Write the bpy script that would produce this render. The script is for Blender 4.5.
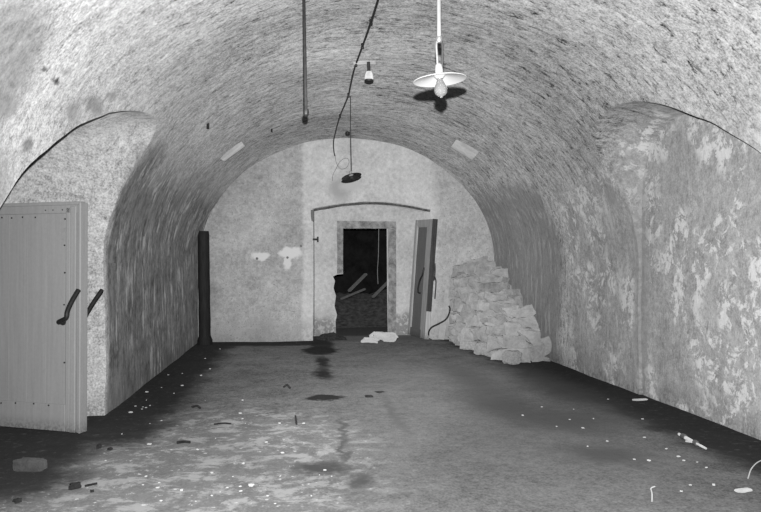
import bpy, bmesh, math, random
from mathutils import Vector, Matrix, noise
for o in list(bpy.data.objects): bpy.data.objects.remove(o)
SC = bpy.context.scene
COL = SC.collection
random.seed(7)
# ---------------------------------------------------------------- camera
F = 700.0; YAW = math.atan(81.5/F); PIT = math.atan(7/F); EYE = 1.5
cam = bpy.data.cameras.new('camera'); cam.sensor_width = 36; cam.lens = F/761*36
cam.clip_start = .05; cam.clip_end = 100
co = bpy.data.objects.new('camera', cam); COL.objects.link(co)
co.location = (0, 0, EYE); co.rotation_euler = (math.pi/2+PIT, 0, -YAW)
SC.camera = co
# ---------------------------------------------------------------- world, lights, exposure
w = bpy.data.worlds.new('world'); SC.world = w; w.use_nodes = True
w.node_tree.nodes['Background'].inputs[0].default_value = (0, 0, 0, 1)
w.node_tree.nodes['Background'].inputs[1].default_value = 0
# the photographer's flash: held just above the lens, aimed down the vault
fl = bpy.data.lights.new('flash', 'SPOT'); fl.energy = 3900; fl.spot_size = math.radians(125); fl.spot_blend = 1.0
fl.shadow_soft_size = .012
fo = bpy.data.objects.new('flash', fl); COL.objects.link(fo); fo.location = (.02, .10, EYE+.160)
fo.rotation_euler = (math.radians(94.0), 0, math.radians(-9))
# the bright middle of the same flash's beam
fc = bpy.data.lights.new('flash_core', 'SPOT'); fc.energy = 7900; fc.spot_size = math.radians(40); fc.spot_blend = 1.0
fc.shadow_soft_size = .012
fo2 = bpy.data.objects.new('flash_core', fc); COL.objects.link(fo2); fo2.location = fo.location
fo2.rotation_euler = (math.radians(90.0), 0, math.radians(-5))
vs = SC.view_settings
SC.display_settings.display_device = 'sRGB'
vs.view_transform = 'Standard'; vs.look = 'None'; vs.gamma = 1; vs.use_curve_mapping = False
vs.exposure = 0.0
# ---------------------------------------------------------------- geometry helpers
_cy, _sy, _cp, _sp = math.cos(YAW), math.sin(YAW), math.cos(PIT), math.sin(PIT)
_fw = Vector((_sy*_cp, _cy*_cp, _sp)); _rt = Vector((_cy, -_sy, 0)); _up = Vector((-_sy*_sp, -_cy*_sp, _cp))
def sight(px, py): return _fw + _rt*((px-380.5)/F) + _up*((256-py)/F)
def at(px, py, Y):                       # point seen at a picture position, standing at depth Y in the room
    r = sight(px, py); t = Y/r.y; return Vector((r.x*t, Y, EYE+r.z*t))
def onfloor(px, py):
    r = sight(px, py); t = -EYE/r.z; return Vector((r.x*t, r.y*t, 0))
XL, XR, BACK = -1.9, 3.87, 13.6
VA, VB, VZ, VC = 2.885, 2.44, 1.5, .985
def onvault(px, py, off=0.0):
    r = sight(px, py); lo, hi = .1, 40
    for _ in range(50):
        m = (lo+hi)/2
        if ((r.x*m-VC)/(VA-off))**2+((EYE+r.z*m-VZ)/(VB-off))**2 < 1: lo = m
        else: hi = m
    return Vector((r.x*lo, r.y*lo, EYE+r.z*lo))
def mesh_obj(name, bm, mat, parent=None, smooth=True, sharp=35):
    me = bpy.data.meshes.new(name)
    bmesh.ops.recalc_face_normals(bm, faces=bm.faces) if not getattr(mesh_obj, 'keep', False) else None
    for f in bm.faces: f.smooth = smooth
    if smooth:
        for e in bm.edges:
            if len(e.link_faces) == 2 and e.calc_face_angle(0) > math.radians(sharp): e.smooth = False
    bm.to_mesh(me); bm.free()
    if mat: me.materials.append(mat)
    o = bpy.data.objects.new(name, me); COL.objects.link(o)
    if parent: o.parent = parent
    return o
def origin_to(o, p):                     # move a mesh's origin to p, leaving its shape where it is
    p = Vector(p); o.data.transform(Matrix.Translation(-p)); o.location = p; return o
def tag(o, label, cat, group=None, kind=None):
    if label: o['label'] = label
    if cat: o['category'] = cat
    if group: o['group'] = group
    if kind: o['kind'] = kind
    return o
def thing(name, loc, label, cat, group=None, kind=None):
    o = bpy.data.objects.new(name, None); COL.objects.link(o); o.location = loc
    o.empty_display_size = .1
    return tag(o, label, cat, group, kind)
def box(bm, lo, hi, M=None):
    r = bmesh.ops.create_cube(bm, size=1)
    for v in r['verts']:
        v.co = Vector([lo[i]+(v.co[i]+.5)*(hi[i]-lo[i]) for i in range(3)])
        if M is not None: v.co = M @ v.co
    return r['verts']
def bevel(bm, w=.004, seg=2):
    bmesh.ops.bevel(bm, geom=list(bm.edges), offset=w, segments=seg, affect='EDGES', profile=.5)
def tube(bm, pts, r, seg=10, caps=True):
    pts = [Vector(p) for p in pts]; n = len(pts)
    rs = r if isinstance(r, (list, tuple)) else [r]*n
    rings = []; ref = None
    for i, p in enumerate(pts):
        t = (pts[min(i+1, n-1)]-pts[max(i-1, 0)]).normalized()
        if ref is None: ref = t.orthogonal().normalized()
        ref = (ref-t*ref.dot(t))
        ref = ref.normalized() if ref.length > 1e-6 else t.orthogonal().normalized()
        b = t.cross(ref)
        rings.append([bm.verts.new(p+(ref*math.cos(a)+b*math.sin(a))*rs[i]) for a in [2*math.pi*k/seg for k in range(seg)]])
    for A, B in zip(rings, rings[1:]):
        for k in range(seg): bm.faces.new((A[k], A[(k+1) % seg], B[(k+1) % seg], B[k]))
    if caps: bm.faces.new(rings[0][::-1]); bm.faces.new(rings[-1])
def lathe(bm, prof, seg=32, M=None):     # prof: (radius, z)
    rings = []
    for r, z in prof:
        if r < 1e-5:
            v = bm.verts.new((0, 0, z)); rings.append([v]*seg)
        else: rings.append([bm.verts.new((r*math.cos(2*math.pi*k/seg), r*math.sin(2*math.pi*k/seg), z)) for k in range(seg)])
    for A, B in zip(rings, rings[1:]):
        for k in range(seg):
            q = []
            for v in (A[k], A[(k+1) % seg], B[(k+1) % seg], B[k]):
                if v not in q: q.append(v)
            if len(q) > 2: bm.faces.new(q)
    if M is not None:
        for v in set(v for R in rings for v in R): v.co = M @ v.co
def smoothpath(pts, n=8):
    P = [Vector(p) for p in pts]; P = [P[0]*2-P[1]]+P+[P[-1]*2-P[-2]]; out = []
    for i in range(1, len(P)-2):
        for k in range(n):
            t = k/n; a, b, c, d = P[i-1:i+3]
            out.append(.5*((2*b)+(c-a)*t+(2*a-5*b+4*c-d)*t*t+(3*b-a-3*c+d)*t**3))
    out.append(P[-2]); return out
def wobble(v, amp, sc, seed=0.0):
    return noise.noise_vector(Vector((v.x, v.y, v.z))*sc+Vector((seed, seed*1.3, -seed)))*amp
def stone_bm(sx, sy, sz, seed, rough=.16, cuts=3):
    """a rough quarried lump: chamfered block, facets pushed about by noise"""
    rnd = random.Random(seed); bm = bmesh.new()
    bmesh.ops.create_cube(bm, size=2)
    for v in bm.verts: v.co = Vector([c*(1+rnd.uniform(-.22, .1)) for c in v.co])
    bevel(bm, rnd.uniform(.12, .3), 1)
    bmesh.ops.subdivide_edges(bm, edges=list(bm.edges), cuts=cuts, use_grid_fill=True)
    bmesh.ops.triangulate(bm, faces=[f for f in bm.faces if len(f.verts) > 4])
    for v in bm.verts:
        v.co += wobble(v.co, rough*1.4, .9, seed*1.7)+wobble(v.co, rough*.6, 2.6, seed*.9)
        v.co = Vector((max(-1, min(1, v.co.x))*sx/2, max(-1, min(1, v.co.y))*sy/2, max(-1, min(1, v.co.z))*sz/2))
    return bm
# ---------------------------------------------------------------- material helpers
ALB = .50                                # flash-lit tones are set by the lights; this keeps the bounce low
class NT:
    def __init__(s, name, rough=.9, spec=.2):
        s.m = bpy.data.materials.new(name); s.m.use_nodes = True; s.t = s.m.node_tree
        s.b = s.t.nodes['Principled BSDF']; s.b.inputs['Roughness'].default_value = rough
        s.b.inputs['Specular IOR Level'].default_value = spec
        s.b.inputs['Diffuse Roughness'].default_value = 1.0 if rough > .8 else 0.0
        s.geo = None
    def n(s, typ, **k):
        x = s.t.nodes.new(typ)
        for a, b in k.items(): setattr(x, a, b)
        return x
    def set(s, sock, v):
        if isinstance(v, bpy.types.NodeSocket): s.t.links.new(v, sock)
        else: sock.default_value = v
    def P(s):
        if s.geo is None: s.geo = s.n('ShaderNodeTexCoord').outputs['Object']
        return s.geo
    def vm(s, op, a, b):
        x = s.n('ShaderNodeVectorMath', operation=op); s.set(x.inputs[0], a); s.set(x.inputs[1], b)
        return x.outputs['Value'] if op in ('LENGTH', 'DOT_PRODUCT', 'DISTANCE') else x.outputs['Vector']
    def ma(s, op, a, b=0.0, clamp=False):
        x = s.n('ShaderNodeMath', operation=op); x.use_clamp = clamp; s.set(x.inputs[0], a); s.set(x.inputs[1], b); return x.outputs[0]
    def noise(s, scale, detail=4, rough=.55, vec=None, stretch=None, dist=0.0):
        x = s.n('ShaderNodeTexNoise'); x.inputs['Scale'].default_value = scale; x.inputs['Detail'].default_value = detail
        x.inputs['Roughness'].default_value = rough; x.inputs['Distortion'].default_value = dist
        v = vec if vec is not None else s.P()
        if stretch: v = s.vm('MULTIPLY', v, stretch)
        s.t.links.new(v, x.inputs['Vector']); return x.outputs['Fac']
    def ramp(s, v, lo, hi, a=0.0, b=1.0):
        x = s.n('ShaderNodeMapRange', interpolation_type='SMOOTHSTEP'); s.set(x.inputs['Value'], v)
        for k, q in zip(('From Min', 'From Max', 'To Min', 'To Max'), (lo, hi, a, b)): s.set(x.inputs[k], q)
        return x.outputs[0]
    def mix(s, f, a, b):                 # scalar mix
        x = s.n('ShaderNodeMix', data_type='FLOAT'); s.set(x.inputs[0], f); s.set(x.inputs[2], a); s.set(x.inputs[3], b); return x.outputs[0]
    def sep(s, v=None):
        x = s.n('ShaderNodeSeparateXYZ'); s.t.links.new(v if v is not None else s.P(), x.inputs[0]); return x.outputs
    def warped(s, amt, scale):
        x = s.n('ShaderNodeTexNoise'); x.inputs['Scale'].default_value = scale; x.inputs['Detail'].default_value = 5
        x.inputs['Roughness'].default_value = .65
        s.t.links.new(s.P(), x.inputs['Vector'])
        d = s.vm('SUBTRACT', x.outputs['Color'], (.5, .5, .5)); d = s.vm('MULTIPLY', d, (amt, amt, amt))
        return s.vm('ADD', s.P(), d)
    def blob(s, c, r, vec, soft=.5):     # ellipsoid mask, 1 inside
        d = s.vm('SUBTRACT', vec, tuple(c)); d = s.vm('DIVIDE', d, tuple(r)); return s.ramp(s.vm('LENGTH', d, (0, 0, 0)), 1+soft, 1-soft)
    def finish(s, val, bump=None, strength=.3, dist=.02, tint=(1, 1, 1)):
        val = s.ma('MAXIMUM', s.ma('MULTIPLY', val, ALB), 0.004); val = s.ma('MINIMUM', val, .88)
        c = s.n('ShaderNodeCombineColor')
        for i in range(3): s.t.links.new(val, c.inputs[i])
        s.t.links.new(c.outputs[0], s.b.inputs['Base Color'])
        if bump is not None:
            b = s.n('ShaderNodeBump'); b.inputs['Strength'].default_value = strength; b.inputs['Distance'].default_value = dist
            s.t.links.new(bump, b.inputs['Height']); s.t.links.new(b.outputs[0], s.b.inputs['Normal'])
        return s.m
def plain(name, v, rough=.7, var=.25, scale=12, bump=.15, spec=.3, metal=0.0, stretch=None):
    k = NT(name, rough, spec); k.b.inputs['Metallic'].default_value = metal
    a = k.noise(scale, 5, .6, stretch=stretch); b = k.noise(scale*6, 3, .6, stretch=stretch)
    x = k.ma('ADD', k.ma('MULTIPLY', a, .7), k.ma('MULTIPLY', b, .3))
    return k.finish(k.ramp(x, .3, .7, v*(1-var), v*(1+var)), x, bump, .01)
# ---- vault and side walls: flaking whitewash over grey render
def mat_vault():
    k = NT('whitewashed_render', .95, .1); k.b.inputs['Diffuse Roughness'].default_value = .35
    X, Y, Z = k.sep(); wx0 = X
    ang = k.ma('ARCTAN2', k.ma('DIVIDE', k.ma('SUBTRACT', Z, VZ), VB), k.ma('DIVIDE', k.ma('SUBTRACT', X, VC), VA))
    cyl = k.n('ShaderNodeCombineXYZ'); k.t.links.new(k.ma('MULTIPLY', ang, 2.65), cyl.inputs[0]); k.t.links.new(Y, cyl.inputs[1]); k.t.links.new(k.ma('MULTIPLY', k.ramp(X, -1.95, -2.1), 9.0), cyl.inputs[2]); cyl = cyl.outputs[0]
    big = k.noise(.55, 4, .55); mid = k.noise(2.6, 5, .62); fine = k.noise(16, 4, .7); grit = k.noise(55, 3, .7)
    strokes = k.noise(5.0, 6, .68, vec=cyl, stretch=(.7, 2.0, 1), dist=.5)       # trowel strokes running along the vault
    marks = k.noise(8, 5, .72, vec=cyl, stretch=(.75, 1.9, 1), dist=.9)
    v = k.ma('ADD', k.ma('MULTIPLY', k.ma('SUBTRACT', big, .5), .40), .56)
    v = k.ma('ADD', v, k.ma('MULTIPLY', k.ma('SUBTRACT', mid, .5), .40))
    v = k.ma('ADD', v, k.ma('MULTIPLY', k.ma('SUBTRACT', strokes, .5), k.ramp(X, -1.9, -.3, .3, .8)))
    v = k.ma('ADD', v, k.ma('MULTIPLY', k.ma('SUBTRACT', fine, .5), .95))
    v = k.ma('ADD', v, k.ma('MULTIPLY', k.ma('SUBTRACT', grit, .5), 1.3))
    v = k.ma('SUBTRACT', v, k.ma('MULTIPLY', k.ma('MULTIPLY', k.ramp(marks, .52, .66), k.ramp(wx0, -2.2, -.2, .3, 1)), .38))
    W = k.warped(.9, 1.3); wx, wy, wz = k.sep(W)
    # paler tone over the near left part of the vault
    near = k.ma('MULTIPLY', k.ramp(wy, 9.6, 7.0), k.ramp(wx, 1.4, -.6))
    v = k.ma('ADD', v, k.ma('MULTIPLY', near, .06))
    # pits and gouges where the coat has been knocked off, mostly on the crown
    pit = k.noise(6.5, 4, .65, vec=cyl, stretch=(.55, 1.9, 1)); pm = k.ma('MULTIPLY', k.ramp(pit, .635, .69), k.ramp(Z, 2.2, 3.1))
    v = k.mix(k.ma('MULTIPLY', pm, k.ramp(X, -1.6, -.2, .25, .8)), v, .16)
    # bare dark render low on the left wall beyond the alcove, washed with vertical runs
    runs = k.noise(3.4, 5, .7, stretch=(2.2, 2.2, .42)); runs2 = k.noise(9, 4, .7, stretch=(1.6, 1.6, .35))
    rr = k.ma('ADD', k.ma('MULTIPLY', runs, .55), k.ma('MULTIPLY', runs2, .45))
    lw = k.ma('MULTIPLY', k.ramp(wx, -.9, -1.35), k.ma('MULTIPLY', k.ramp(Y, 7.18, 7.34), k.ramp(wz, 3.05, 2.35)))
    lv = k.mix(k.ma('MULTIPLY', k.ramp(rr, .50, .58), k.ramp(k.noise(2.0, 4, .6), .42, .6, .1, 1)), k.ma('ADD', .20, k.ma('ADD', k.ma('MULTIPLY', k.ma('SUBTRACT', mid, .5), .3), k.ma('ADD', k.ma('MULTIPLY', k.ma('SUBTRACT', fine, .5), .3), k.ma('MULTIPLY', k.ma('SUBTRACT', strokes, .5), .5)))), .58)
    v = k.mix(k.ma('MULTIPLY', lw, .92), v, lv)
    # right wall: darker bare patch by the far corner
    rw = k.ma('MULTIPLY', k.ramp(wx, 3.1, 3.5), k.ma('MULTIPLY', k.ramp(wy, 9.9, 10.25), k.ramp(wz, 2.95, 2.6)))
    v = k.mix(k.ma('MULTIPLY', rw, .8), v, k.mix(k.ramp(rr, .5, .62), .28, .5))
    # right wall: grey render with bright flaking islands and vertical runs
    rn = k.ma('MULTIPLY', k.ramp(X, 3.35, 3.75), k.ramp(Y, 9.9, 9.5))
    fl_ = k.noise(4.2, 8, .75, dist=.5); fm = k.noise(1.3, 3, .5, stretch=(1, 1, .8))
    isl = k.ma('MULTIPLY', k.ramp(fl_, .49, .53), k.ma('MULTIPLY', k.ramp(fm, .44, .54), k.ramp(k.noise(11, 5, .7), .40, .50)))
    rv = k.ma('ADD', k.ma('ADD', .50, k.ma('MULTIPLY', k.ma('SUBTRACT', fine, .5), .6)), k.ma('ADD', k.ma('MULTIPLY', k.ma('SUBTRACT', grit, .5), .4), k.ma('MULTIPLY', k.ma('SUBTRACT', mid, .5), .45)))
    rv = k.mix(isl, rv, .98)
    rv = k.mix(k.ma('MULTIPLY', k.ramp(rr, .53, .62), k.ramp(wy, 7.2, 7.9, .35, 1)), rv, .70)
    v = k.mix(k.ma('MULTIPLY', rn, .85), v, rv)
    WP = k.warped(.16, 7)
    # dark streak where the lunette meets the pier, holes, scars, dark near-left patches
    for c, r, col, s in (((3.87, 7.62, 1.2), (.25, .14, 1.3), .42, .6), ((3.72, 8.0, 2.34), (.3, .15, .13), .42, .3), ((3.7, 8.22, 2.2), (.3, .04, .12), .8, .4),
                         (onvault(57, 82), (.035, .07, .02), .0, .6), (onvault(46, 68), (.02, .03, .02), .05, .6), (onvault(28, 146), (.05, .07, .06), .2, .6),
                         (onvault(98, 106), (.10, .22, .05), .30, .8), (onvault(114, 97), (.06, .12, .03), .28, .7), (onvault(76, 112), (.08, .14, .05), .34, .8),
                         (onvault(8, 107), (.08, .10, .06), .3, .7), (onvault(68, 72), (.04, .05, .03), .32, .7), (onvault(180, 90), (.03, .04, .03), .25, .6),
                         ((-.75, 3.35, 3.4), (.7, .7, .6), .24, .4), ((-1.6, 3.9, 2.5), (.4, .5, .5), .24, .4), ((-1.85, 4.4, 1.9), (.3, .35, .3), .30, .5)):
        v = k.mix(k.ma('MULTIPLY', k.blob(c, r, WP, s), .8), v, k.ma('ADD', col, k.ma('MULTIPLY', k.ma('SUBTRACT', fine, .5), .35)))
    # soil splashed along the foot of the walls
    foot = k.ma('MULTIPLY', k.ramp(k.ma('ADD', Z, k.ma('MULTIPLY', mid, .5)), .55, .22), k.ramp(fine, .42, .6))
    v = k.mix(k.ma('MULTIPLY', foot, .7), v, .15)
    bmp = k.ma('ADD', k.ma('MULTIPLY', strokes, k.ramp(X, -1.9, -.3, .25, .8)), k.ma('ADD', k.ma('MULTIPLY', fine, .22), k.ma('MULTIPLY', mid, .5)))
    return k.finish(v, bmp, .55, .035)
# ---- end wall: limewash
def mat_endwall():
    k = NT('limewashed_wall', .95, .1)
    X, Y, Z = k.sep()
    mid = k.noise(2.2, 5, .6); fine = k.noise(14, 5, .72); grit = k.noise(20, 5, .75); big = k.noise(.8, 3, .5)
    base = k.mix(k.ramp(X, .02, .12), .51, .70)                            # older, greyer coat left of the pale strip
    base = k.mix(k.ramp(X, 2.5, 2.8), base, .56)
    v = k.ma('ADD', base, k.ma('MULTIPLY', k.ma('SUBTRACT', mid, .5), .30))
    v = k.ma('ADD', v, k.ma('MULTIPLY', k.ma('SUBTRACT', fine, .5), .65))
    v = k.ma('ADD', v, k.ma('MULTIPLY', k.ma('SUBTRACT', grit, .5), .45))
    v = k.ma('ADD', v, k.ma('MULTIPLY', k.ma('SUBTRACT', big, .5), .4))
    sp = k.ramp(grit, .56, .62); lr = k.ma('ADD', k.ramp(X, .1, -.05, .25, .75), k.ramp(X, 2.6, 2.9, 0, .5))
    v = k.mix(k.ma('MULTIPLY', sp, lr), v, .24)
    W = k.warped(.22, 6)
    for c, r, col, s in (((-.75, 13.6, 1.63), (.17, .3, .09), .82, .25), ((-.17, 13.6, 1.69), (.22, .3, .11), .82, .25),
                         ((-.22, 13.6, 1.52), (.08, .3, .12), .80, .3),
                         ((.78, 13.6, 2.95), (.22, .5, .22), .48, .6), ((1.0, 13.6, 3.0), (.2, .5, .1), .62, .5)):
        v = k.mix(k.blob(c, r, W, s), v, col)
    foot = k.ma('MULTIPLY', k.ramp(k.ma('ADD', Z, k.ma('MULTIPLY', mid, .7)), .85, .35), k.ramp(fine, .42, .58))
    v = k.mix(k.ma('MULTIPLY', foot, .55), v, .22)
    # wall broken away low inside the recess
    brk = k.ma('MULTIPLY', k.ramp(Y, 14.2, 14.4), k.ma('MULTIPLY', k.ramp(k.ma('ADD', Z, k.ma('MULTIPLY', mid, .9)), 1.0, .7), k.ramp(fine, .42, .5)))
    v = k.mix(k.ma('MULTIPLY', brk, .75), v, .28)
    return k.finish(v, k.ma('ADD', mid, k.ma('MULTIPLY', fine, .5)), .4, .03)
# ---- floor
def mat_floor():
    k = NT('worn_concrete_floor', .95, .0); k.b.inputs['Diffuse Roughness'].default_value = .8
    X, Y, Z = k.sep()
    big = k.noise(.6, 4, .5); mid = k.noise(2.4, 6, .65); fine = k.noise(14, 5, .7); grit = k.noise(60, 3, .7)
    v = k.ma('ADD', .118, k.ma('MULTIPLY', k.ma('SUBTRACT', big, .5), .08))
    v = k.ma('ADD', v, k.ma('MULTIPLY', k.ma('SUBTRACT', mid, .5), .12))
    v = k.ma('ADD', v, k.ma('MULTIPLY', k.ma('SUBTRACT', fine, .5), .18))
    v = k.ma('ADD', v, k.ma('MULTIPLY', k.ma('SUBTRACT', grit, .5), .26))
    W = k.warped(.7, 1.6); wx, wy, wz = k.sep(W); Wf = k.warped(.35, 5)
    # lime and plaster trodden into the near left floor
    pm = k.blob((-.75, 5.3, 0), (1.25, 2.0, 2), W, .45)
    pat = k.ramp(k.noise(3.6, 9, .78, stretch=(1, 1.25, 1), dist=.3), .48, .58)
    v = k.mix(k.ma('MULTIPLY', pm, k.ma('MULTIPLY', pat, .9)), v, .36)
    v = k.mix(k.ma('MULTIPLY', k.blob((-.8, 5.1, 0), (1.3, 1.9, 2), W, .6), .35), v, .26)
    v = k.mix(k.ma('MULTIPLY', pm, k.ramp(fine, .62, .67)), v, .50)
    # scuffs / paler worn ground right of the middle
    v = k.mix(k.ma('MULTIPLY', k.blob((1.9, 7.6, 0), (1.4, 3.4, 2), W, .6), .30), v, .22)
    # black damp soil: along both walls, along the end wall, near-left corner
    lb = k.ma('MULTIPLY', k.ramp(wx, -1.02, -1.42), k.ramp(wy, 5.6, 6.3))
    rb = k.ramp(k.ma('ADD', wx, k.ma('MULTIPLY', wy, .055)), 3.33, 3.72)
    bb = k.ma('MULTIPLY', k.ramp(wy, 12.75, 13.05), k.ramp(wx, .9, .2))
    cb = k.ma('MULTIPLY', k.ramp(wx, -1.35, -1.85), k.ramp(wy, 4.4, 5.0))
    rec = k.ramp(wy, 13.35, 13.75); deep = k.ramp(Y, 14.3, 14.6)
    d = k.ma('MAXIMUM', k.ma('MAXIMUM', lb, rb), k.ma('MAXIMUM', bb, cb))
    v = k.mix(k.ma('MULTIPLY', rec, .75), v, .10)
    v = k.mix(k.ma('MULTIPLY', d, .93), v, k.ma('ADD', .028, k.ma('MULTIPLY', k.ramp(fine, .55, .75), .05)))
    v = k.mix(k.ma('MULTIPLY', deep, .9), v, .045)  # floor colour darkened past the doorway for the unlit room
    # spills and worn tracks
    for c, r, col, s in (((.36, 12.1, 0), (.30, .55, 1), .045, .25), ((.42, 13.0, 0), (.22, .8, 1), .07, .4),
                         ((.29, 7.85, 0), (.21, .17, 1), .05, .22), ((.33, 9.6, 0), (.12, .45, 1), .05, .6), ((.36, 10.7, 0), (.10, .6, 1), .05, .6),
                         ((.16, 5.2, 0), (.20, .17, 1), .10, .6), ((.42, 4.85, 0), (.08, .14, 1), .12, .7),
                         ((.40, 6.4, 0), (.03, .5, 1), .13, .8), ((.36, 5.7, 0), (.03, .5, 1), .13, .8),
                         ((.9, 8.1, 0), (.06, .06, 1), .06, .4), ((.95, 7.0, 0), (.05, .9, 1), .17, .9),
                         ((2.1, 7.3, 0), (.35, .8, 1), .14, .8), ((2.55, 6.4, 0), (.4, .5, 1), .15, .8), ((2.2, 8.9, 0), (.25, 1.2, 1), .17, .8),
                         ((2.4, 5.3, 0), (.35, .3, 1), .14, .8), ((3.1, 8.2, 0), (.3, 1.5, 1), .12, .9)):
        v = k.mix(k.ma('MULTIPLY', k.blob(c, r, Wf, s), .9), v, col*(.35 if col < .08 else .62))
    return k.finish(v, k.ma('ADD', k.ma('MULTIPLY', fine, .5), k.ma('ADD', mid, k.ma('MULTIPLY', pat, .15))), .35, .02)
def mat_stone():
    k = NT('rubble_limestone', .95, .1)
    oi = k.n('ShaderNodeObjectInfo').outputs['Random']
    off = k.n('ShaderNodeCombineXYZ'); s_ = k.ma('MULTIPLY', oi, 37.0)
    for i in range(3): k.t.links.new(s_, off.inputs[i])
    v3 = k.vm('ADD', k.P(), off.outputs[0])
    a = k.noise(7, 5, .65, vec=v3); b = k.noise(30, 4, .7, vec=v3)
    v = k.ma('ADD', k.ma('ADD', .31, k.ma('MULTIPLY', oi, .13)), k.ma('MULTIPLY', k.ma('SUBTRACT', a, .5), .45))
    v = k.ma('ADD', v, k.ma('MULTIPLY', k.ma('SUBTRACT', b, .5), .25))
    return k.finish(v, k.ma('ADD', a, k.ma('MULTIPLY', b, .4)), .7, .03)
def mat_door(name, base, streak=.12):
    k = NT(name, .6, .3)
    g = k.noise(3.5, 5, .6, stretch=(9, 9, .5)); s = k.noise(4, 4, .6); f = k.noise(40, 3, .6)
    v = k.ma('ADD', base, k.ma('MULTIPLY', k.ma('SUBTRACT', g, .5), streak*2))
    v = k.ma('ADD', v, k.ma('MULTIPLY', k.ma('SUBTRACT', f, .5), .07))
    v = k.mix(k.ma('MULTIPLY', k.ramp(s, .66, .74), .5), v, base*.55)
    z = k.sep()[2]
    v = k.mix(k.ma('MULTIPLY', k.ramp(z, .18, .0), k.ramp(f, .4, .6, .3, .9)), v, base*.35)
    return k.finish(v, g, .15, .01)
M_VAULT, M_END, M_FLOOR, M_STONE = mat_vault(), mat_endwall(), mat_floor(), mat_stone()
M_DOOR = mat_door('grey_painted_door_boards', .38, .07)
M_STILE = mat_door('worn_pale_door_paint', .50, .30)
M_PANEL = mat_door('dull_grey_door_panel', .20, .06)
M_EDGE = mat_door('bare_dark_door_edge', .05, .06)
M_IRON = plain('black_iron', .018, .55, .4, 20, .2, .4)
M_RUST = plain('rusty_pipe', .04, .8, .4, 30, .3, .2)
M_POST = plain('tarred_timber', .016, .8, .5, 9, .4, .2, stretch=(4, 4, .5))
M_FRAME = plain('weathered_frame', .36, .95, .5, 9, .6, .1)
M_CABLE = plain('black_cable', .03, .7, .4, 30, .2, .3)
M_ENAMEL = plain('white_enamel', .46, .3, .03, 5, .0, .6)
M_ENAMEL_D = plain('black_enamel', .03, .35, .3, 8, .02, .3)
M_PORC = plain('white_porcelain', .27, .25, .08, 20, .05, .5)
M_METAL = plain('tinned_metal', .55, .35, .15, 20, .1, .5, metal=.8)
M_TUBE = plain('pale_painted_tube', .30, .4, .1, 20, .1, .5)
M_SOIL = plain('black_soil', .035, 1.0, .7, 22, 1.0, .1)
M_DARK = plain('dark_inner_masonry', .016, 1.0, .6, 4, .8, .1)  # even near-black tone for the masonry of the room beyond
M_PLANK = plain('old_plank', .13, .9, .4, 8, .5, .1, stretch=(1, 1, 6))
M_BOARD = plain('pale_board', .50, .85, .15, 9, .3, .1)
M_CHIP = plain('plaster_chip', .62, .95, .2, 20, .4, .1)
M_LUMP = plain('dark_lump', .03, .95, .5, 20, .6, .1)
M_BRICK = plain('dusty_brick', .085, .95, .35, 14, .5, .1)
gl = NT('clear_glass', .03, .5); gl.b.inputs['Transmission Weight'].default_value = .80
gl.b.inputs['IOR'].default_value = 1.15; gl.b.inputs['Base Color'].default_value = (.24, .24, .24, 1); M_GLASS = gl.m
# ---------------------------------------------------------------- the shell
def solid_from_rings(rings):
    bm = bmesh.new(); R = [[bm.verts.new(p) for p in r] for r in rings]; n = len(R[0])
    for A, B in zip(R, R[1:]):
        for k in range(n): bm.faces.new((A[k], A[(k+1) % n], B[(k+1) % n], B[k]))
    bm.faces.new(R[0][::-1]); bm.faces.new(R[-1])
    bmesh.ops.recalc_face_normals(bm, faces=bm.faces)
    me = bpy.data.meshes.new('tmp'); bm.to_mesh(me); bm.free()
    o = bpy.data.objects.new('tmp', me); COL.objects.link(o); return o
def frange(a, b, step):
    n = max(1, round(abs(b-a)/step)); return [a+(b-a)*i/n for i in range(n+1)]
ZB = -.12
sec = [(XL, z) for z in frange(ZB, 1.5, .13)]
sec += [(VC-VA*math.cos(t), VZ+VB*math.sin(t)) for t in [math.pi*i/72 for i in range(1, 72)]]
sec += [(XR, z) for z in frange(1.5, ZB, .13)]
main = solid_from_rings([[(x, y, z) for x, z in sec] for y in frange(-3.0, BACK+.02, .13)])
def resample(P, step=.1):
    out = []
    for (a, b), (c, d) in zip(P, P[1:]):
        n = max(1, round(math.hypot(c-a, d-b)/step)); out += [(a+(c-a)*i/n, b+(d-b)*i/n) for i in range(n)]
    out.append(P[-1]); return out
def rs_n(P, n):                         # resample to n points by arc length
    L = [0]
    for a, b in zip(P, P[1:]): L.append(L[-1]+math.hypot(b[0]-a[0], b[1]-a[1]))
    out = []; j = 0
    for i in range(n):
        t = L[-1]*i/(n-1)
        while j < len(L)-2 and L[j+1] < t: j += 1
        q = (t-L[j])/max(1e-9, L[j+1]-L[j]); out.append((P[j][0]+(P[j+1][0]-P[j][0])*q, P[j][1]+(P[j+1][1]-P[j][1])*q))
    return out
def curve2(P, n=6): return [(v.x, v.y) for v in smoothpath([(a, b, 0) for a, b in P], n)]
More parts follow.
